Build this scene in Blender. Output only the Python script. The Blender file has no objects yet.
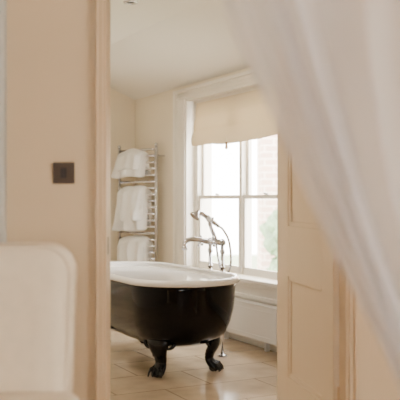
import bpy, bmesh, math, random
from mathutils import Vector, Matrix, noise
random.seed(3)
sc = bpy.context.scene
TH = math.radians(27.5)
M = Matrix.Translation((-0.12, 5.10, 0)) @ Matrix.Rotation(TH, 4, 'Z')   # bathroom frame
I = Matrix.Identity(4)

# ---------------------------------------------------------------- materials
def mat(name, col, rough=0.6, metal=0.0, bump=0.0, bscale=60, var=0.0, vscale=4, coat=0.0, spec=0.5):
    m = bpy.data.materials.new(name); m.use_nodes = True
    nt = m.node_tree; b = nt.nodes['Principled BSDF']
    b.inputs['Base Color'].default_value = (*col, 1)
    b.inputs['Roughness'].default_value = rough
    b.inputs['Metallic'].default_value = metal
    b.inputs['Coat Weight'].default_value = coat
    b.inputs['Specular IOR Level'].default_value = spec
    tc = nt.nodes.new('ShaderNodeTexCoord')
    if var > 0:
        n = nt.nodes.new('ShaderNodeTexNoise'); n.inputs['Scale'].default_value = vscale
        n.inputs['Detail'].default_value = 5
        nt.links.new(tc.outputs['Object'], n.inputs['Vector'])
        r = nt.nodes.new('ShaderNodeValToRGB')
        r.color_ramp.elements[0].position = 0.3; r.color_ramp.elements[1].position = 0.7
        r.color_ramp.elements[0].color = (*[c*(1-var) for c in col], 1)
        r.color_ramp.elements[1].color = (*[min(1, c*(1+var)) for c in col], 1)
        nt.links.new(n.outputs['Fac'], r.inputs['Fac'])
        nt.links.new(r.outputs['Color'], b.inputs['Base Color'])
    if bump > 0:
        n2 = nt.nodes.new('ShaderNodeTexNoise'); n2.inputs['Scale'].default_value = bscale
        n2.inputs['Detail'].default_value = 4
        nt.links.new(tc.outputs['Object'], n2.inputs['Vector'])
        bp = nt.nodes.new('ShaderNodeBump'); bp.inputs['Strength'].default_value = bump
        bp.inputs['Distance'].default_value = 0.01
        nt.links.new(n2.outputs['Fac'], bp.inputs['Height'])
        nt.links.new(bp.outputs['Normal'], b.inputs['Normal'])
    return m

m_bedwall = mat('bedroom_paint', (0.65, 0.50, 0.325), 0.85, bump=0.05, bscale=120, var=0.015)
m_trimbed = mat('bedroom_trim_paint', (0.60, 0.435, 0.265), 0.5)
m_greytrim = mat('grey_white_paint', (0.55, 0.53, 0.47), 0.5)
m_door = mat('door_paint', (0.77, 0.63, 0.455), 0.45, var=0.01)
m_bathwall = mat('bathroom_paint', (0.83, 0.745, 0.60), 0.8, bump=0.03, bscale=120, var=0.01)
m_ceil = mat('ceiling_paint', (0.87, 0.835, 0.77), 0.85, bump=0.03, bscale=120)
m_white = mat('white_gloss_paint', (0.88, 0.83, 0.74), 0.35, bump=0.01)
m_rad = mat('radiator_enamel', (0.90, 0.87, 0.82), 0.3)
m_black = mat('black_enamel', (0.001, 0.001, 0.0015), 0.10, coat=0.0, bump=0.015, bscale=30, spec=.22)
m_castblk = mat('cast_iron_black', (0.002, 0.002, 0.003), 0.25, bump=0.25, bscale=45, coat=0.0, spec=.3)
m_enamel = mat('white_enamel', (0.93, 0.92, 0.90), 0.12, coat=0.5)
m_chrome = mat('chrome', (0.58, 0.58, 0.61), 0.08, metal=1.0, bump=0.003)
m_ceramic = mat('white_ceramic', (0.85, 0.84, 0.80), 0.2)
m_towel = mat('towel_cotton', (0.93, 0.92, 0.90), 0.95, bump=0.6, bscale=220)
m_bronze = mat('bronze_switch', (0.055, 0.033, 0.020), 0.5, metal=0.2, bump=0.02)
m_chair = mat('cream_linen', (0.74, 0.62, 0.455), 0.9, bump=0.3, bscale=300, var=0.03, vscale=30)
m_piping = mat('linen_piping', (0.69, 0.57, 0.41), 0.9, bump=0.2, bscale=300)
m_wood = mat('oak_wood', (0.30, 0.18, 0.09), 0.5, var=0.2, vscale=12)
m_carpet = mat('beige_carpet', (0.50, 0.38, 0.26), 0.95, bump=0.5, bscale=300, var=0.05, vscale=40)
m_leaf = mat('foliage', (0.17, 0.25, 0.14), 0.7, bump=0.8, bscale=8, var=0.4, vscale=6)
m_bark = mat('bark', (0.12, 0.08, 0.05), 0.9, bump=0.6, bscale=20)
m_grass = mat('grass', (0.25, 0.30, 0.18), 0.9, var=0.3, vscale=1)
m_grout = mat('dark_void', (0.02, 0.02, 0.02), 0.8)

def tile_mat():
    m = bpy.data.materials.new('limestone_tiles'); m.use_nodes = True
    nt = m.node_tree; b = nt.nodes['Principled BSDF']; b.inputs['Specular IOR Level'].default_value = .7
    tc = nt.nodes.new('ShaderNodeTexCoord')
    br = nt.nodes.new('ShaderNodeTexBrick'); br.offset = 0.5; br.squash = 1
    br.inputs['Color1'].default_value = (0.53, 0.41, 0.28, 1)
    br.inputs['Color2'].default_value = (0.46, 0.355, 0.24, 1)
    br.inputs['Mortar'].default_value = (0.27, 0.20, 0.13, 1)
    br.inputs['Scale'].default_value = 1.0
    br.inputs['Mortar Size'].default_value = 0.005
    br.inputs['Mortar Smooth'].default_value = 0.2
    br.inputs['Brick Width'].default_value = 0.6
    br.inputs['Row Height'].default_value = 0.4
    nt.links.new(tc.outputs['Object'], br.inputs['Vector'])
    n = nt.nodes.new('ShaderNodeTexNoise'); n.inputs['Scale'].default_value = 5; n.inputs['Detail'].default_value = 8
    nt.links.new(tc.outputs['Object'], n.inputs['Vector'])
    mx = nt.nodes.new('ShaderNodeMix'); mx.data_type = 'RGBA'; mx.blend_type = 'OVERLAY'
    mx.inputs['Factor'].default_value = 0.6
    nt.links.new(br.outputs['Color'], mx.inputs['A'])
    bw = nt.nodes.new('ShaderNodeRGBToBW'); nt.links.new(n.outputs['Color'], bw.inputs[0])
    nt.links.new(bw.outputs[0], mx.inputs['B'])
    nt.links.new(mx.outputs['Result'], b.inputs['Base Color'])
    rr = nt.nodes.new('ShaderNodeMapRange'); rr.inputs['To Min'].default_value = 0.02; rr.inputs['To Max'].default_value = 0.22
    nt.links.new(n.outputs['Fac'], rr.inputs['Value']); nt.links.new(rr.outputs[0], b.inputs['Roughness'])
    bp = nt.nodes.new('ShaderNodeBump'); bp.inputs['Strength'].default_value = 0.15; bp.inputs['Distance'].default_value = 0.01
    nt.links.new(n.outputs['Fac'], bp.inputs['Height']); nt.links.new(bp.outputs['Normal'], b.inputs['Normal'])
    return m
m_tile = tile_mat()

def brick_mat():
    m = bpy.data.materials.new('pale_brick'); m.use_nodes = True
    nt = m.node_tree; b = nt.nodes['Principled BSDF']; b.inputs['Roughness'].default_value = 0.9
    tc = nt.nodes.new('ShaderNodeTexCoord'); mp = nt.nodes.new('ShaderNodeMapping')
    mp.inputs['Rotation'].default_value = (math.radians(90), 0, 0)
    br = nt.nodes.new('ShaderNodeTexBrick')
    br.inputs['Color1'].default_value = (0.60, 0.41, 0.32, 1)
    br.inputs['Color2'].default_value = (0.52, 0.36, 0.29, 1)
    br.inputs['Mortar'].default_value = (0.75, 0.66, 0.58, 1)
    br.inputs['Scale'].default_value = 1.0
    br.inputs['Mortar Size'].default_value = 0.012
    br.inputs['Brick Width'].default_value = 0.3
    br.inputs['Row Height'].default_value = 0.11
    nt.links.new(tc.outputs['Object'], mp.inputs[0]); nt.links.new(mp.outputs[0], br.inputs['Vector'])
    nt.links.new(br.outputs['Color'], b.inputs['Base Color'])
    return m
m_brick = brick_mat()

def cloth_mat(name, col, transp, transl, tcol=None):
    m = bpy.data.materials.new(name); m.use_nodes = True
    nt = m.node_tree; nt.nodes.clear()
    o = nt.nodes.new('ShaderNodeOutputMaterial')
    d = nt.nodes.new('ShaderNodeBsdfDiffuse'); d.inputs[0].default_value = (*col, 1)
    t = nt.nodes.new('ShaderNodeBsdfTranslucent'); t.inputs[0].default_value = (*(tcol or col), 1)
    tr = nt.nodes.new('ShaderNodeBsdfTransparent')
    a = nt.nodes.new('ShaderNodeMixShader'); a.inputs[0].default_value = transl
    c = nt.nodes.new('ShaderNodeMixShader'); c.inputs[0].default_value = transp
    nt.links.new(d.outputs[0], a.inputs[1]); nt.links.new(t.outputs[0], a.inputs[2])
    nt.links.new(a.outputs[0], c.inputs[1]); nt.links.new(tr.outputs[0], c.inputs[2])
    if transp > 0:
        tc = nt.nodes.new('ShaderNodeTexCoord')
        n = nt.nodes.new('ShaderNodeTexNoise'); n.inputs['Scale'].default_value = 900
        nt.links.new(tc.outputs['Object'], n.inputs['Vector'])
        mr = nt.nodes.new('ShaderNodeMapRange')
        mr.inputs['To Min'].default_value = max(0, transp-0.1); mr.inputs['To Max'].default_value = transp+0.1
        nt.links.new(n.outputs['Fac'], mr.inputs['Value']); nt.links.new(mr.outputs[0], c.inputs[0])
    nt.links.new(c.outputs[0], o.inputs[0])
    return m
m_sheer = cloth_mat('sheer_voile', (0.88, 0.845, 0.84), 0.35, 0.38)
m_blind = cloth_mat('linen_blind', (0.80, 0.70, 0.54), 0.0, 0.26)

def glass_mat():
    m = bpy.data.materials.new('window_glass'); m.use_nodes = True
    nt = m.node_tree; nt.nodes.clear()
    o = nt.nodes.new('ShaderNodeOutputMaterial')
    tr = nt.nodes.new('ShaderNodeBsdfTransparent'); g = nt.nodes.new('ShaderNodeBsdfGlossy')
    g.inputs['Roughness'].default_value = 0.02
    c = nt.nodes.new('ShaderNodeMixShader'); c.inputs[0].default_value = 0.05
    nt.links.new(tr.outputs[0], c.inputs[1]); nt.links.new(g.outputs[0], c.inputs[2]); nt.links.new(c.outputs[0], o.inputs[0])
    return m
m_glass = glass_mat()

# ---------------------------------------------------------------- mesh builder
class B:
    def __init__(s): s.bm = bmesh.new(); s.mats = []
    def mi(s, m):
        if m not in s.mats: s.mats.append(m)
        return s.mats.index(m)
    def box(s, x0, x1, y0, y1, z0, z1, m, bev=0.0):
        i = s.mi(m)
        r = bmesh.ops.create_cube(s.bm, size=1)
        vs = r['verts']
        for v in vs:
            v.co = Vector(((x0+x1)/2+v.co.x*(x1-x0), (y0+y1)/2+v.co.y*(y1-y0), (z0+z1)/2+v.co.z*(z1-z0)))
        fs = set(f for v in vs for f in v.link_faces)
        for f in fs: f.material_index = i
        if bev > 0:
            es = list(set(e for v in vs for e in v.link_edges))
            rb = bmesh.ops.bevel(s.bm, geom=es, offset=bev, segments=3, profile=0.5, affect='EDGES')
            for f in rb['faces']: f.material_index = i; f.smooth = True
    def prism(s, pts, z0, z1, m):
        i = s.mi(m)
        a = [s.bm.verts.new((p[0], p[1], z0)) for p in pts]; b = [s.bm.verts.new((p[0], p[1], z1)) for p in pts]
        fs = [s.bm.faces.new(list(reversed(a))), s.bm.faces.new(b)]
        n = len(pts)
        for k in range(n): fs.append(s.bm.faces.new([a[k], a[(k+1) % n], b[(k+1) % n], b[k]]))
        for f in fs: f.material_index = i
    def rings(s, rings, m, cap=True, closed=True, smooth=True):
        i = s.mi(m); R = [[s.bm.verts.new(p) for p in r] for r in rings]; n = len(R[0])
        for a in range(len(R)-1):
            for k in range(n if closed else n-1):
                f = s.bm.faces.new([R[a][k], R[a][(k+1) % n], R[a+1][(k+1) % n], R[a+1][k]])
                f.material_index = i; f.smooth = smooth
        if cap:
            f = s.bm.faces.new(list(reversed(R[0]))); f.material_index = i
            f = s.bm.faces.new(R[-1]); f.material_index = i
    def tube(s, path, rad, m, n=12, side=None):
        P = [Vector(p) for p in path]; rs = []
        prev = None
        for k, p in enumerate(P):
            t = (P[min(k+1, len(P)-1)]-P[max(k-1, 0)]).normalized()
            if side is not None: a = Vector(side)
            elif prev is None:
                a = Vector((1, 0, 0)) if abs(t.x) < 0.8 else Vector((0, 1, 0))
            else: a = prev
            a = (a - t*a.dot(t)).normalized(); prev = a; b = t.cross(a)
            r = rad[k] if isinstance(rad, (list, tuple)) else rad
            w, h = r if isinstance(r, (list, tuple)) else (r, r)
            rs.append([p+a*w*math.cos(2*math.pi*j/n)+b*h*math.sin(2*math.pi*j/n) for j in range(n)])
        s.rings(rs, m)
    def cyl(s, p0, p1, r, m, n=20): s.tube([p0, p1], r, m, n)
    def ball(s, c, r, m, sc3=(1, 1, 1), seg=16):
        i = s.mi(m); q = bmesh.ops.create_uvsphere(s.bm, u_segments=seg, v_segments=seg//2, radius=r)
        for v in q['verts']:
            v.co = Vector((v.co.x*sc3[0]+c[0], v.co.y*sc3[1]+c[1], v.co.z*sc3[2]+c[2]))
        for f in set(f for v in q['verts'] for f in v.link_faces): f.material_index = i; f.smooth = True
    def obj(s, name, mx=I, parent=None, subsurf=0):
        bmesh.ops.recalc_face_normals(s.bm, faces=s.bm.faces[:])
        me = bpy.data.meshes.new(name); s.bm.to_mesh(me); s.bm.free()
        for m in s.mats: me.materials.append(m)
        o = bpy.data.objects.new(name, me); sc.collection.objects.link(o)
        if parent: o.parent = parent
        else: o.matrix_world = mx
        if subsurf:
            md = o.modifiers.new('sub', 'SUBSURF'); md.levels = subsurf; md.render_levels = subsurf
        return o
def empty(name, mx=I):
    e = bpy.data.objects.new(name, None); sc.collection.objects.link(e); e.matrix_world = mx; e.empty_display_size = .1
    return e
def spline(pts, n=8):
    P = [Vector(p) for p in pts]; P = [P[0]*2-P[1]]+P+[P[-1]*2-P[-2]]; out = []
    for i in range(1, len(P)-2):
        for k in range(n):
            t = k/n
            out.append(0.5*((2*P[i])+(-P[i-1]+P[i+1])*t+(2*P[i-1]-5*P[i]+4*P[i+1]-P[i+2])*t*t+(-P[i-1]+3*P[i]-3*P[i+1]+P[i+2])*t**3))
    out.append(P[-2]); return out

# ================================================================ BEDROOM SHELL
DX0, DX1, DY0, DY1 = -0.385, 0.592, 3.20, 3.32
b = B(); b.box(-2.4, DX0, DY0, DY1, 0, 2.42, m_bedwall); b.box(DX1, 2.4, DY0, DY1, 0, 2.42, m_bedwall)
b.box(DX0, DX1, DY0, DY1, 2.06, 2.42, m_bedwall); b.obj('wall_front')
b = B(); b.box(-2.52, -2.4, -2.0, 3.32, 0, 2.42, m_bedwall); b.obj('wall_left')
WY0, WY1, WX = .55, 1.6, .52
b = B()
b.box(2.4, 2.52, -2.0, WY0, 0, 2.42, m_bedwall); b.box(2.4, 2.52, WY1, 3.32, 0, 2.42, m_bedwall)
b.box(2.4, 2.52, WY0, WY1, 0, 0.7, m_bedwall); b.box(2.4, 2.52, WY0, WY1, 2.1, 2.42, m_bedwall)
b.obj('wall_right')
b = B()
b.box(-2.52, -WX, -2.12, -2.0, 0, 2.42, m_bedwall); b.box(WX, 2.52, -2.12, -2.0, 0, 2.42, m_bedwall)
b.box(-WX, WX, -2.12, -2.0, 0, 0.7, m_bedwall); b.box(-WX, WX, -2.12, -2.0, 2.1, 2.42, m_bedwall)
b.obj('wall_back')
b = B(); b.box(-2.52, 2.52, -2.12, 3.2, -0.1, 0, m_carpet); b.obj('floor')
b = B(); b.box(-2.52, 2.52, -2.12, 3.32, 2.42, 2.52, m_ceil); b.obj('ceiling')
b = B()
for z in (0.72, 1.4, 2.08): b.box(2.44, 2.49, WY0, WY1, z-.025, z+.025, m_white)
for y in (WY0+.025, 1.07, WY1-.025): b.box(2.44, 2.49, y-.025, y+.025, .7, 2.1, m_white)
b.obj('added_window_2')  # unseen window added at right, opening sized to set bedroom brightness
b = B()
for z in (0.72, 1.4, 2.08): b.box(-WX, WX, -2.09, -2.04, z-.025, z+.025, m_white)
for x in (-WX+.025, 0, WX-.025): b.box(x-.025, x+.025, -2.09, -2.04, .7, 2.1, m_white)
b.obj('added_window_3')  # added behind the camera to let sky light in, sized for bedroom brightness
AW = .030
b = B()
for sx, x in ((-1, DX0), (1, DX1)):
    xa, xb = sorted((x, x+sx*AW))
    b.box(xa, xb, 3.180, 3.20, 0, 2.09, m_trimbed, .004)
    xa, xb = sorted((x+sx*(AW-.010), x+sx*AW))
    b.box(xa, xb, 3.172, 3.185, 0, 2.09, m_trimbed, .004)
b.box(DX0-AW, DX1+AW, 3.18, 3.2, 2.06, 2.09, m_trimbed, .004)
b.obj('trim_1')
b = B(); b.box(DX0-.001, DX0+.012, 3.185, 3.33, 0, 2.06, m_trimbed, .002)
b.box(DX1-.012, DX1+.001, 3.185, 3.33, 0, 2.06, m_trimbed, .002)
b.box(DX0, DX1, 3.185, 3.33, 2.048, 2.061, m_trimbed, .002)
b.box(DX0+.0115, DX0+.0135, 3.23, 3.255, .87, .94, m_bronze)
b.obj('trim_2')
b = B(); b.box(-0.86, -0.772, 3.16, 3.20, 0, 2.3, m_greytrim, .006); b.box(-.80, -.772, 3.15, 3.17, 0, 2.3, m_greytrim, .004); b.obj('trim_3')
b = B(); b.box(-.768, DX0-AW, 3.18, 3.2, 0, .15, m_trimbed, .003); b.box(DX1+AW, 2.4, 3.18, 3.2, 0, .15, m_trimbed, .003); b.obj('baseboard_front')

# light switch
e = empty('light_switch', Matrix.Translation((-0.544, 3.2, 1.198)))
b = B(); b.box(-.043, .043, -.009, 0, -.043, .043, m_bronze, .003); b.obj('plate', parent=e)
b = B(); b.box(-.012, .012, -.014, -.008, -.020, .020, m_grout, .002)
b.obj('rocker', parent=e)

# ================================================================ PANELLED DOOR (ajar, into bathroom)
hx, hy = DX1-.016, DY1+.012
fx, fy = 0.422, 4.16
L = math.hypot(fx-hx, fy-hy); ang = math.atan2(fy-hy, fx-hx)
DM = Matrix.Translation((hx, hy, 0.012)) @ Matrix.Rotation(ang, 4, 'Z')
e = empty('door_1', DM)
b = B(); T = 0.022
b.box(0, .14, -T, T, 0, 2.02, m_door, .002); b.box(L-.19, L, -T, T, 0, 2.02, m_door, .002)
for z0, z1 in ((0, .2), (.70, .95), (1.88, 2.02)): b.box(.14, L-.19, -T, T, z0, z1, m_door, .001)
b.box(.13, L-.18, -.007, .007, .19, 1.89, m_door)
for z0, z1 in ((.2, .70), (.95, 1.88)):
    for sgn in (-1, 1):
        y0, y1 = sorted((sgn*.007, sgn*.017))
        for (a, c, d, f) in ((.14, .162, z0, z1), (L-.212, L-.19, z0, z1), (.162, L-.212, z0, z0+.022), (.162, L-.212, z1-.022, z1)):
            b.box(a, c, y0, y1, d, f, m_door, .004)
b.obj('leaf', parent=e)
b = B()
for z in (.25, 1.75): b.cyl((-.004, .0, z-.05), (-.004, .0, z+.05), .007, m_trimbed, 10)
b.obj('hinges', parent=e)

# ================================================================ BATHROOM SHELL (local s,t,z)
b = B(); b.prism([(.9, -2.476), (.9, 2.89), (-1.5, 2.89), (-1.5, -1.23)], -.1, 0, m_tile)
b.prism([(1.15, -2.35), (1.15, 3.0), (.9, 3.0), (.9, -2.476)], -.1, -.001, m_tile)
o = b.obj('floor.001', M)
b = B(); b.box(DX0, DX1, 3.2, 3.5, -.02, .004, m_wood, .002); b.obj('trim_4')
WT0, WT1, WZ0, WZ1 = 0.08, 1.72, 0.50, 1.98
EZ = 2.10; SL = .39; SB = .17; FZ = EZ+SL*(.9-SB)
b = B()
b.box(.9, 1.15, WT1, 3.1, 0, EZ+.05, m_bathwall); b.box(.9, 1.15, -2.33, WT0, 0, EZ+.05, m_bathwall)
b.box(.9, 1.15, WT0, WT1, 0, WZ0-.03, m_bathwall); b.box(.9, 1.15, WT0, WT1, WZ1, EZ+.05, m_bathwall)
b.obj('wall_window', M)
b = B(); b.box(-1.62, .9, 2.89, 3.1, 0, 2.6, m_bathwall); b.obj('wall_end', M)
b = B(); b.box(-1.62, -1.5, -1.15, 2.89, 0, 2.6, m_bathwall); b.obj('wall_side', M)
b = B()
pts = [(.899, EZ), (SB, FZ), (-1.62, FZ), (-1.62, FZ+.1), (SB+.02, FZ+.1), (1.15, EZ+.05), (1.15, EZ)]
def ends(s, back):
    return 2.89 if back else (3.325-5.10-s*math.sin(TH))/math.cos(TH)
rr = [[(p[0], ends(p[0], False), p[1]) for p in pts], [(p[0], ends(p[0], True), p[1]) for p in pts]]
b.rings(rr, m_ceil, smooth=False)
b.obj('ceiling.001', M)
b = B(); b.box(.878, .9, 1.93, 2.89, 0, .16, m_white, .003); b.box(.878, .9, -2.2, -.14, 0, .16, m_white, .003); b.obj('baseboard_window', M)
b = B(); b.box(-1.5, .878, 2.868, 2.89, 0, .16, m_white, .003); b.obj('baseboard_end', M)
e = empty('downlight', M @ Matrix.Translation((-.235, .27, FZ)))
b = B()
rs = []
for r, z in ((.028, -.001), (.032, -.008), (.045, -.008), (.05, -.001)):
    rs.append([(r*math.cos(a*math.pi/12), r*math.sin(a*math.pi/12), z) for a in range(24)])
b.rings(rs, m_chrome, cap=False); b.cyl((0, 0, -.002), (0, 0, -.0005), .03, m_grout, 20)
b.obj('bezel', parent=e)

# ================================================================ WINDOW 1
e = empty('window_1', M)
b = B()
b.box(.885, 1.14, WT1-.02, WT1, WZ0, WZ1, m_white, .002); b.box(.885, 1.14, WT0, WT0+.02, WZ0, WZ1, m_white, .002)
b.box(.885, 1.14, WT0, WT1, WZ1-.02, WZ1, m_white, .002)
FS0, FS1 = .965, 1.06
b.box(FS0, FS1, WT1-.08, WT1-.02, WZ0, WZ1-.02, m_white, .003); b.box(FS0, FS1, WT0+.02, WT0+.08, WZ0, WZ1-.02, m_white, .003)
b.box(FS0, FS1, WT0+.02, WT1-.02, WZ1-.09, WZ1-.02, m_white, .003)
b.box(FS0, FS1, .88, .92, WZ0, WZ1-.09, m_white, .003)
b.obj('frame', parent=e)
b = B()
for t0, t1 in ((WT0+.08, .88), (.92, WT1-.08)):
    for (s0, s1, z0, z1, br) in ((.975, 1.0, WZ0, 1.13, .06), (1.01, 1.035, 1.10, WZ1-.09, .03)):
        b.box(s0, s1, t0, t0+.03, z0, z1, m_white, .004); b.box(s0, s1, t1-.03, t1, z0, z1, m_white, .004)
        b.box(s0, s1, t0, t1, z0, z0+br, m_white, .004); b.box(s0, s1, t0, t1, z1-.03, z1, m_white, .004)
    b.tube([(.965, (t0+t1)/2-.02, 1.135), (.962, (t0+t1)/2+.02, 1.14)], .008, m_chrome)
b.obj('sashes', parent=e)
b = B(); b.box(.986, .989, WT0+.1, WT1-.1, WZ0+.05, 1.11, m_glass); b.box(1.021, 1.024, WT0+.1, WT1-.1, 1.12, WZ1-.1, m_glass)
b.obj('glass', parent=e)
b = B(); b.box(.82, .975, WT0-.05, WT1+.05, WZ0-.03, WZ0, m_white, .008); b.box(.86, .9, WT0-.02, WT1+.02, WZ0-.055, WZ0-.03, m_white, .006)
b.obj('sill', parent=e)
b = B(); b.box(1.06, 1.2, WT0, WT1, WZ0-.06, WZ0, m_white); b.obj('outer_sill', parent=e)
b = B()
for a0, a1 in ((WT1, 1), (WT0, -1)):
    for (o0, o1, d) in ((0, .20, .018), (0, .03, .028), (.045, .06, .024), (.135, .15, .026), (.16, .20, .042)):
        y0, y1 = sorted((a0+a1*o0, a0+a1*o1))
        b.box(.9-d, .9, y0, y1, 0.0, WZ1+ .085 -(.20-o1)*.4, m_white, .004)
for (o0, o1, d) in ((0, .085, .018), (0, .015, .028), (.03, .04, .026), (.06, .085, .045)):
    b.box(.9-d, .9, WT0-.20, WT1+.20, WZ1+o0, WZ1+o1, m_white, .004)
b.obj('architrave', parent=e)
b = B(); b.box(.885, .9, WT0, WT1, 0, WZ0-.03, m_white)
for (t0, t1) in ((WT0+.02, .87), (.93, WT1-.02)):
    for (y0, y1, z0, z1) in ((t0, t1, .43, .445), (t0, t1, .05, .065), (t0, t0+.015, .05, .445), (t1-.015, t1, .05, .445)):
        b.box(.872, .886, y0, y1, z0, z1, m_white, .003)
b.box(.868, .886, WT0, WT1, .345, .375, m_white, .005)
b.obj('apron', parent=e)

# roman blind with soft pleats
b = B()
front = []
zs = [1.93-.37*i/40 for i in range(41)]
for zz in zs:
    u = (1.93-zz)/.37
    fold = .020*u*abs(math.sin(u*math.pi*3.0))**.7
    front.append((.945-.045*u**1.5-fold, zz))
prof = front+[(.90, 1.550), (.915, 1.556), (.925, 1.60), (.94, 1.66), (.95, 1.75), (.955, 1.90), (.955, 1.93)]
rs = []
N = 40
for k in range(N+1):
    t = .125+(1.62-.125)*k/N
    w = math.sin(k/N*math.pi*6)*.004+.004*noise.noise(Vector((k*.2, 1, 2)))
    rs.append([(p[0]+w*(1.93-p[1])*3, t, p[1]+(.010*math.cos(k/N*2*math.pi)+w)*max(0, (1.75-p[1])/.2)) for p in prof])
b.rings(rs, m_blind)
o = b.obj('roman_blind', M)
e2 = empty('blind_cord_pull', M)
b = B(); b.cyl((.855, .93, 1.60), (.855, .93, 1.545), .0015, m_white, 6); b.tube([(.855, .93, 1.55), (.855, .93, 1.535), (.855, .93, 1.50), (.855, .93, 1.49)], [.004, .009, .013, .005], m_wood)
b.obj('tassel', parent=e2)

# low panel radiator under window
e = empty('radiator', M)
b = B(); b.box(.80, .825, .13, 1.10, .07, .325, m_rad, .006); b.box(.845, .865, .13, 1.10, .07, .325, m_rad, .005)
b.box(.795, .87, .125, 1.105, .320, .332, m_rad, .003)
b.box(.797, .801, .16, 1.07, .10, .108, m_rad, .001); b.box(.797, .801, .16, 1.07, .285, .293, m_rad, .001)
b.box(.795, .87, .122, .132, .07, .33, m_rad, .002); b.box(.795, .87, 1.098, 1.108, .07, .33, m_rad, .002)
b.obj('panel', parent=e)
b = B()
b.tube([(.832, .14, .11), (.832, .08, .11)], .010, m_chrome); b.tube([(.832, .08, .0), (.832, .08, .19)], .009, m_chrome)
b.ball((.832, .08, .11), .017, m_chrome); b.tube([(.832, .08, .13), (.832, .08, .15), (.832, .08, .19), (.832, .08, .205)], [.012, .018, .018, .01], m_rad)
b.tube([(.832, .08, .0), (.832, .08, .012)], .024, m_chrome)
for y in (.3, .9): b.box(.86, .886, y, y+.03, .1, .28, m_rad); b.box(.83, .86, y, y+.03, 0, .08, m_rad)
b.obj('valve', parent=e)

# ================================================================ BATHTUB
def stad(r, Lh, z, n=24, c=.45):
    out = []
    for k in range(n+1):
        a = math.pi+math.pi*k/n
        out.append((r*math.cos(a), c-Lh+r*math.sin(a), z))
    for k in range(1, 7): out.append((r, c-Lh+2*Lh*k/7, z))
    for k in range(n+1):
        a = math.pi*k/n
        out.append((r*math.cos(a), c+Lh+r*math.sin(a), z))
    for k in range(1, 7): out.append((-r, c+Lh-2*Lh*k/7, z))
    return out
e = empty('bathtub', M)
b = B()
outer = [(.02, .165, .25), (.12, .166, .33), (.20, .178, .38), (.255, .205, .41), (.292, .25, .43), (.318, .32, .44), (.333, .40, .45), (.342, .48, .45), (.346, .545, .45), (.350, .572, .45)]
b.rings([stad(r, L_, z) for r, z, L_ in outer], m_black, cap=True)
rim = [(.348, .574)]
for k in range(13):
    a = math.radians(-110+k*25)
    rim.append((.356+.022*math.cos(a), .590+.021*math.sin(a)))
inner = [(.335, .598), (.325, .57), (.318, .50), (.305, .40), (.285, .31), (.25, .25), (.19, .222), (.10, .214), (.02, .212)]
pr = [(r, z, .45) for r, z in rim] + [(r, z, .45-(.6-z)*.25) for r, z in inner]
b.rings([stad(r, L_, z) for r, z, L_ in pr], m_enamel, cap=True)
b.obj('basin', parent=e)
def foot(name, bx, by, dx, dy):
    b = B(); l = math.hypot(dx, dy); dx /= l; dy /= l; side = Vector((-dy, dx, 0))
    def P(r, z, q=0): return Vector((bx+dx*r-dy*q, by+dy*r+dx*q, z))
    pth = spline([P(-.02, .285), P(.02, .268), P(.055, .225), (P(.058, .175)), P(.035, .125), P(.028, .085), P(.045, .055), P(.07, .03), P(.085, .012)], 4)
    wk = [(.075, .014), (.095, .026), (.084, .036), (.060, .034), (.042, .030), (.036, .028), (.042, .030), (.044, .026), (.036, .014)]
    rad = []
    for i in range(len(wk)-1):
        for k in range(4):
            t = k/4; rad.append((wk[i][0]*(1-t)+wk[i+1][0]*t, wk[i][1]*(1-t)+wk[i+1][1]*t))
    rad.append(wk[-1])
    b.tube(pth, rad, m_castblk, 18, side=side)
    b.ball(P(.055, .030), .030, m_castblk)
    for q, a in ((-.034, -.5), (-.012, -.15), (.012, .15), (.034, .5)):
        tp = spline([P(.03, .075, q*.7), P(.075, .055, q*1.05), P(.10, .035, q*1.25), P(.108, .010, q*1.35)], 4)
        b.tube(tp, [.011-.0006*i for i in range(len(tp))], m_castblk, 8)
        b.ball(P(.082, .052, q*1.08), .013, m_castblk, seg=10)
    for sg in (-1, 1):
        sp = []; rd = []
        for k in range(22):
            a = k/21*math.pi*2.6; R = .044*(1-k/30)
            sp.append(P(.030+.02*math.sin(a*.4), .210+R*math.cos(a)*.95, sg*(.064+R*math.sin(a)))); rd.append(.013-.0003*k)
        b.tube(sp, rd, m_castblk, 8)
        lp = spline([P(.06, .235, sg*.01), P(.078, .205, sg*.028), P(.068, .165, sg*.032), P(.05, .13, sg*.036)], 4)
        b.tube(lp, [.010]*len(lp), m_castblk, 8)
    b.tube(spline([P(.05, .255), P(.082, .215), P(.078, .17), P(.055, .12)], 4), .010, m_castblk, 8)
    b.obj(name, parent=e)
foot('foot_1', -.160, -.070, -.8, -.6); foot('foot_2', .135, -.070, .7, -.7)
foot('foot_3', -.160, .970, -.8, .6); foot('foot_4', .135, .970, .7, .7)

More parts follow.
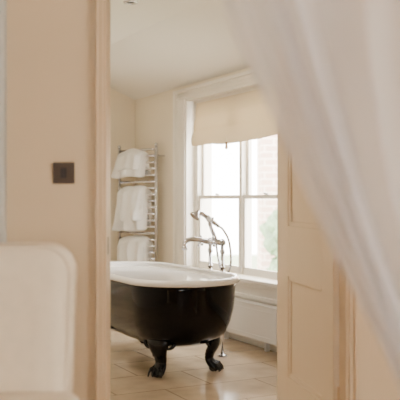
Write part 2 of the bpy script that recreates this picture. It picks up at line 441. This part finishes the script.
# ================================================================ FLOOR-STANDING BATH MIXER
e = empty('bath_mixer_tap', M)
b = B(); T1, T2, SS, HZ = .295, .475, .465, .795
for t in (T1, T2):
    b.tube([(SS, t, 0), (SS, t, .006), (SS, t, .014), (SS, t, .018)], [.036, .036, .022, .014], m_chrome, 20)
    b.tube([(SS, t, 0), (SS, t, HZ-.01)], .0125, m_chrome, 14)
    for z in (.36, .62, .73): b.tube([(SS, t, z-.012), (SS, t, z+.012)], .018, m_chrome, 14)
    b.ball((SS, t, HZ), .026, m_chrome)
    b.tube([(SS, t, HZ), (SS-.03, t, HZ), (SS-.05, t, HZ), (SS-.075, t, HZ)], [.024, .022, .016, .012], m_chrome, 14)
b.tube([(SS, T1, HZ), (SS, T2, HZ)], .020, m_chrome, 14)
b.obj('standpipes', parent=e)
b = B()
for t in (T1, T2):
    o3 = Vector((SS-.085, t, HZ))
    b.ball(o3, .017, m_chrome)
    for k in range(4):
        a = k*math.pi/2+.5
        d = Vector((0, math.cos(a), math.sin(a)))
        b.tube([o3+d*.008, o3+d*.03, o3+d*.036], [.007, .008, .008], m_chrome, 8); b.ball(o3+d*.040, .011, m_chrome, seg=10)
    b.tube([o3, o3+Vector((-.014, 0, 0))], .011, m_ceramic, 12)
b.obj('crosshead_handles', parent=e)
b = B(); tc = (T1+T2)/2
sp = spline([(SS, tc, HZ), (SS-.06, tc, HZ+.003), (SS-.13, tc, HZ+.018), (SS-.20, tc, HZ+.022), (SS-.245, tc, HZ+.005), (SS-.25, tc, HZ-.03)], 6)
b.tube(sp, [.018-.00008*i for i in range(len(sp))], m_chrome, 14)
b.tube([(SS-.25, tc, HZ-.025), (SS-.25, tc, HZ-.05)], .021, m_chrome, 14)
b.obj('spout', parent=e)
b = B()
b.tube([(SS, tc, HZ), (SS-.01, tc, HZ+.03), (SS-.045, tc, .905), (SS-.05, tc, .93)], [.022, .015, .013, .018], m_chrome, 12)
b.tube(spline([(SS-.05, tc-.045, .97), (SS-.05, tc-.035, .945), (SS-.05, tc, .933), (SS-.05, tc+.035, .945), (SS-.05, tc+.045, .97)], 5), .008, m_chrome, 8)
b.obj('cradle', parent=e)
b = B()
h0 = Vector((SS+.02, tc, .905)); h1 = Vector((SS-.145, tc, 1.005))
hp = spline([h0, h0.lerp(h1, .35)+Vector((0, 0, .004)), h0.lerp(h1, .7)+Vector((0, 0, .01)), h1], 6)
b.tube(hp, [.014 if i < 3 or i > 14 else .0165 for i in range(len(hp))], m_chrome, 12)
b.tube([h0.lerp(h1, .35)+Vector((0, 0, .004)), h0.lerp(h1, .6)+Vector((0, 0, .008))], .018, m_ceramic, 14)
d = Vector((-.65, 0, -.75)).normalized()
b.tube([h1-d*.012, h1+d*.01, h1+d*.035, h1+d*.045], [.012, .018, .038, .038], m_chrome, 20)
b.obj('handset', parent=e)
b = B()
hose = spline([(SS+.02, tc, .905), (SS+.05, tc-.01, .88), (SS+.075, tc-.05, .80), (SS+.08, tc-.07, .66), (SS+.06, tc-.05, .57), (SS+.03, tc-.02, .60), (SS+.012, tc, .70), (SS, tc, HZ-.01)], 10)
b.tube(hose, [.0080+.0008*(i % 2) for i in range(len(hose))], m_chrome, 10)
b.obj('hose', parent=e)

# ================================================================ TOWEL RADIATOR + TOWELS
A = Vector((.80, 2.15)); Bp = Vector((.63, 2.64)); LR = (Bp-A).length
ra = math.atan2(Bp.y-A.y, Bp.x-A.x)
RM = M @ Matrix.Translation((A.x, A.y, 0)) @ Matrix.Rotation(ra, 4, 'Z')
e = empty('heated_towel_rail', RM)
b = B()
for x in (0, LR): b.tube([(x, 0, .42), (x, 0, 1.60)], .016, m_chrome, 12); b.ball((x, 0, 1.60), .019, m_chrome); b.ball((x, 0, .42), .019, m_chrome)
z = .48
while z < 1.58:
    b.tube([(0, 0, z), (LR, 0, z)], .011, m_chrome, 10); z += .06
b.tube([(0, 0, .42), (0, 0, 0)], .009, m_chrome, 10); b.tube([(LR, 0, .42), (LR, 0, 0)], .009, m_chrome, 10)
for z in (.5, 1.5): b.tube([(0, 0, z), (-.02, -.085, z)], .008, m_chrome, 10)
b.obj('ladder', parent=e)
def towel(name, z1, z0, x0, x1, sd, thick=.036):
    b = B(); gap = .020; n = 16
    for (th, zb, xa, xb) in ((thick, z0, x0, x1), (thick+.022, z0+(z1-z0)*.22, x0+.015, x1-.10)):
        prof = []; g = gap
        for k in range(n+1): prof.append((g+th, zb+(z1-.06-zb)*k/n))
        for k in range(1, 8):
            a = math.pi*k/8; prof.append(((g+th)*math.cos(a), z1-.06+(.05+th*.25)*math.sin(a)))
        for k in range(n+1): prof.append((-(g+th*.7), z1-.06-(z1-.06-zb-.03)*k/n))
        for k in range(n+1): prof.append((-g, zb+.03+(z1-.07-zb-.03)*k/n))
        for k in range(1, 6):
            a = math.pi-math.pi*k/6; prof.append((g*math.cos(a), z1-.07+.03*math.sin(a)))
        for k in range(n+1): prof.append((g, z1-.07-(z1-.07-zb)*k/n))
        rs = []; NX = 34
        for j in range(NX+1):
            u = j/NX; x = xa+(xb-xa)*u; row = []
            edge = 1-max(0, (abs(u-.5)-.40)/.10)**2*.35
            for (y, zz) in prof:
                f = noise.noise(Vector((x*13+sd, zz*2.5, th*20)))
                hang = (z1-zz)/(z1-z0)
                ext = (.11*f+.03)*(.25+hang*.75) if abs(y) > gap+.01 and zz < z1-.05 else 0
                droop = -.035*(abs(u-.5)*2)**3 if zz > z1-.09 else 0
                row.append((x+.05*noise.noise(Vector((sd, zz*6, y*8)))*hang, y*edge+(ext if y > 0 else -ext*.4), zz+droop+.028*noise.noise(Vector((x*7, sd, y*9)))))
            rs.append(row)
        b.rings(rs, m_towel)
    b.obj(name, RM, subsurf=1)
towel('bath_towel', 1.57, 1.30, .13, .515, 1.3)
towel('bath_towel', 1.22, .79, .11, .50, 7.7, .045)
towel('bath_towel', .755, .44, .09, .50, 12.1)

# ================================================================ UPHOLSTERED CHAIR
e = empty('upholstered_chair', Matrix.Translation((-.655, 2.12, 0)) )
b = B(); rs = []
def backring(y, inset, pt=0):
    pts = []; hw, r = .285-inset, .075
    z1 = .965-inset; z0 = .36+inset
    for (cx, cz, a0) in ((1, 1, 0), (-1, 1, 90), (-1, -1, 180), (1, -1, 270)):
        for k in range(11):
            a = math.radians(a0+90*k/10)
            zc = (z1-r) if cz > 0 else (z0+r)
            z = zc+r*math.sin(a); x = cx*(hw-r)+r*math.cos(a)
            arch = .018*(1-(x/.285)**2) if cz > 0 else 0
            pts.append((x*(1-.05*(.95-z)), y+(z-.5)*.14, z+arch-.012))
    return pts
for y, ins in ((-.062, .10), (-.058, .06), (-.050, .03), (-.036, .010), (-.015, .001), (.0, 0), (.03, 0), (.05, .008), (.06, .03), (.064, .06)): rs.append(backring(.20+y, ins))
b.rings(rs, m_chair); b.obj('back', parent=e)
b = B(); pr = backring(.162, .010); pr.append(pr[0]); b.tube(pr, .004, m_piping, 8); b.obj('piping', parent=e)
b = B(); b.box(-.325, .325, -.30, .155, .40, .553, m_chair)
bmesh.ops.bevel(b.bm, geom=b.bm.edges[:], offset=.045, segments=6, profile=.5, affect='EDGES')
for f in b.bm.faces: f.smooth = True
b.obj('seat', parent=e)
b = B(); b.box(-.285, .285, -.28, .17, .33, .42, m_chair, .02); b.obj('apron', parent=e)
b = B()
for x in (-.25, .25):
    b.tube([(x, -.24, .36), (x, -.25, .18), (x, -.255, 0)], [.024, .019, .013], m_wood, 12)
    b.tube([(x, .17, .38), (x, .19, .18), (x, .23, 0)], [.024, .019, .013], m_wood, 12)
b.obj('legs', parent=e)

# ================================================================ SHEER BED CURTAIN
def interp(tab, z):
    if z >= tab[0][0]: return tab[0][1]
    for i in range(len(tab)-1):
        if tab[i][0] >= z >= tab[i+1][0]:
            t = (tab[i][0]-z)/(tab[i][0]-tab[i+1][0])
            return tab[i][1]*(1-t)+tab[i+1][1]*t
    return tab[-1][1]
LE = [(2.36, -.025), (1.90, -.02), (1.578, -.004), (1.415, .032), (1.318, .075), (1.236, .112), (1.114, .164), (.992, .221), (.879, .278), (.773, .328), (.684, .358), (.44, .374), (.02, .34)]
RE = [(2.36, .80), (1.415, .76), (1.09, .66), (.684, .50), (.44, .51), (.02, .56)]
b = B(); rs = []; NU = 260; NZ = 110
for j in range(NZ+1):
    z = 2.36-(2.36-.02)*j/NZ
    xl = sum(interp(LE, z+d) for d in (-.05, 0, .05))/3; xr = interp(RE, z); row = []
    wdt = xr-xl
    for i in range(NU+1):
        u = i/NU
        n1 = noise.noise(Vector((u*5, z*.5, 1.7)))
        ph = 2*math.pi*(8*u+.9*n1+.15*math.sin(z*2))
        amp = .030+.016*noise.noise(Vector((u*4, 3.1, z*.8)))
        y = 1.30+amp*math.sin(ph)+.02*noise.noise(Vector((u*3, z*1.2, 9)))
        x = xl+wdt*u+.014*math.sin(ph*2+.6)*min(1, u*8)
        row.append((x, y, z))
    rs.append(row)
b.rings(rs, m_sheer, cap=False, closed=False)
b.obj('sheer_curtain')
b = B(); b.tube([(-.3, 1.3, 2.385), (1.6, 1.3, 2.385)], .014, m_wood, 12); b.ball((-.31, 1.3, 2.385), .028, m_wood); b.ball((1.61, 1.3, 2.385), .028, m_wood)
for x in (-.25, .65, 1.55): b.tube([(x, 1.3, 2.385), (x, 1.3, 2.42)], .008, m_wood, 8)
b.obj('curtain_pole')

# ================================================================ OUTSIDE
b = B(); b.box(-40, 40, 6, 60, -3.1, -3, m_grass); b.obj('lawn')
b = B(); b.box(1.0, 6.0, 13, 14, -3, 6, m_brick); b.obj('brick_house')
def blob(bb, c, r, m, sd):
    q = bmesh.ops.create_icosphere(bb.bm, subdivisions=4, radius=r); i = bb.mi(m)
    for v in q['verts']:
        d = v.co.normalized(); v.co = d*r*(1+.35*noise.noise(d*3+Vector((sd, 0, 0)))+.15*noise.noise(d*9+Vector((0, sd, 0))))+Vector(c)
    for f in set(f for v in q['verts'] for f in v.link_faces): f.material_index = i
b = B(); b.tube([(1.35, 11, -2.99), (1.3, 11, -1.5), (1.4, 11, 0)], [.16, .12, .08], m_bark, 10)
for k, (x, y, z, r) in enumerate(((1.25, 11, .60, .36), (1.9, 11.2, .4, .7), (1.7, 10.8, -.6, .6), (2.3, 11, -.5, .8), (1.25, 11, .0, .35))): blob(b, (x, y, z), r, m_leaf, k*3.3)
b.obj('tree')

# ================================================================ LIGHT
w = bpy.data.worlds.new('World'); sc.world = w; w.use_nodes = True
bg = w.node_tree.nodes['Background']; bg.inputs[0].default_value = (1.0, .968, .925, 1); bg.inputs[1].default_value = 21.0
def area(name, loc, tgt, sx, sy, pw, col):
    l = bpy.data.lights.new(name, 'AREA'); l.shape = 'RECTANGLE'; l.size = sx; l.size_y = sy; l.energy = pw; l.color = col
    o = bpy.data.objects.new(name, l); sc.collection.objects.link(o); o.location = loc
    o.rotation_euler = (Vector(tgt)-Vector(loc)).to_track_quat('-Z', 'Y').to_euler(); return o
p = M @ Vector((-.7, .4, 2.36)); q = M @ Vector((-.7, .4, 0))
area('bathroom_fill_light', p, q, .6, .6, 22, (1, .92, .82))  # unseen fill lamp, added overhead to brighten the bathroom

# ================================================================ CAMERA
cam = bpy.data.cameras.new('camera'); co = bpy.data.objects.new('camera', cam); sc.collection.objects.link(co)
co.location = (0, 0, 1.09); co.rotation_euler = (math.radians(90), 0, 0)
cam.sensor_width = 36; cam.lens = 72; cam.clip_start = .05
cam.dof.use_dof = True; cam.dof.focus_distance = 5.2; cam.dof.aperture_fstop = 2.8
sc.camera = co
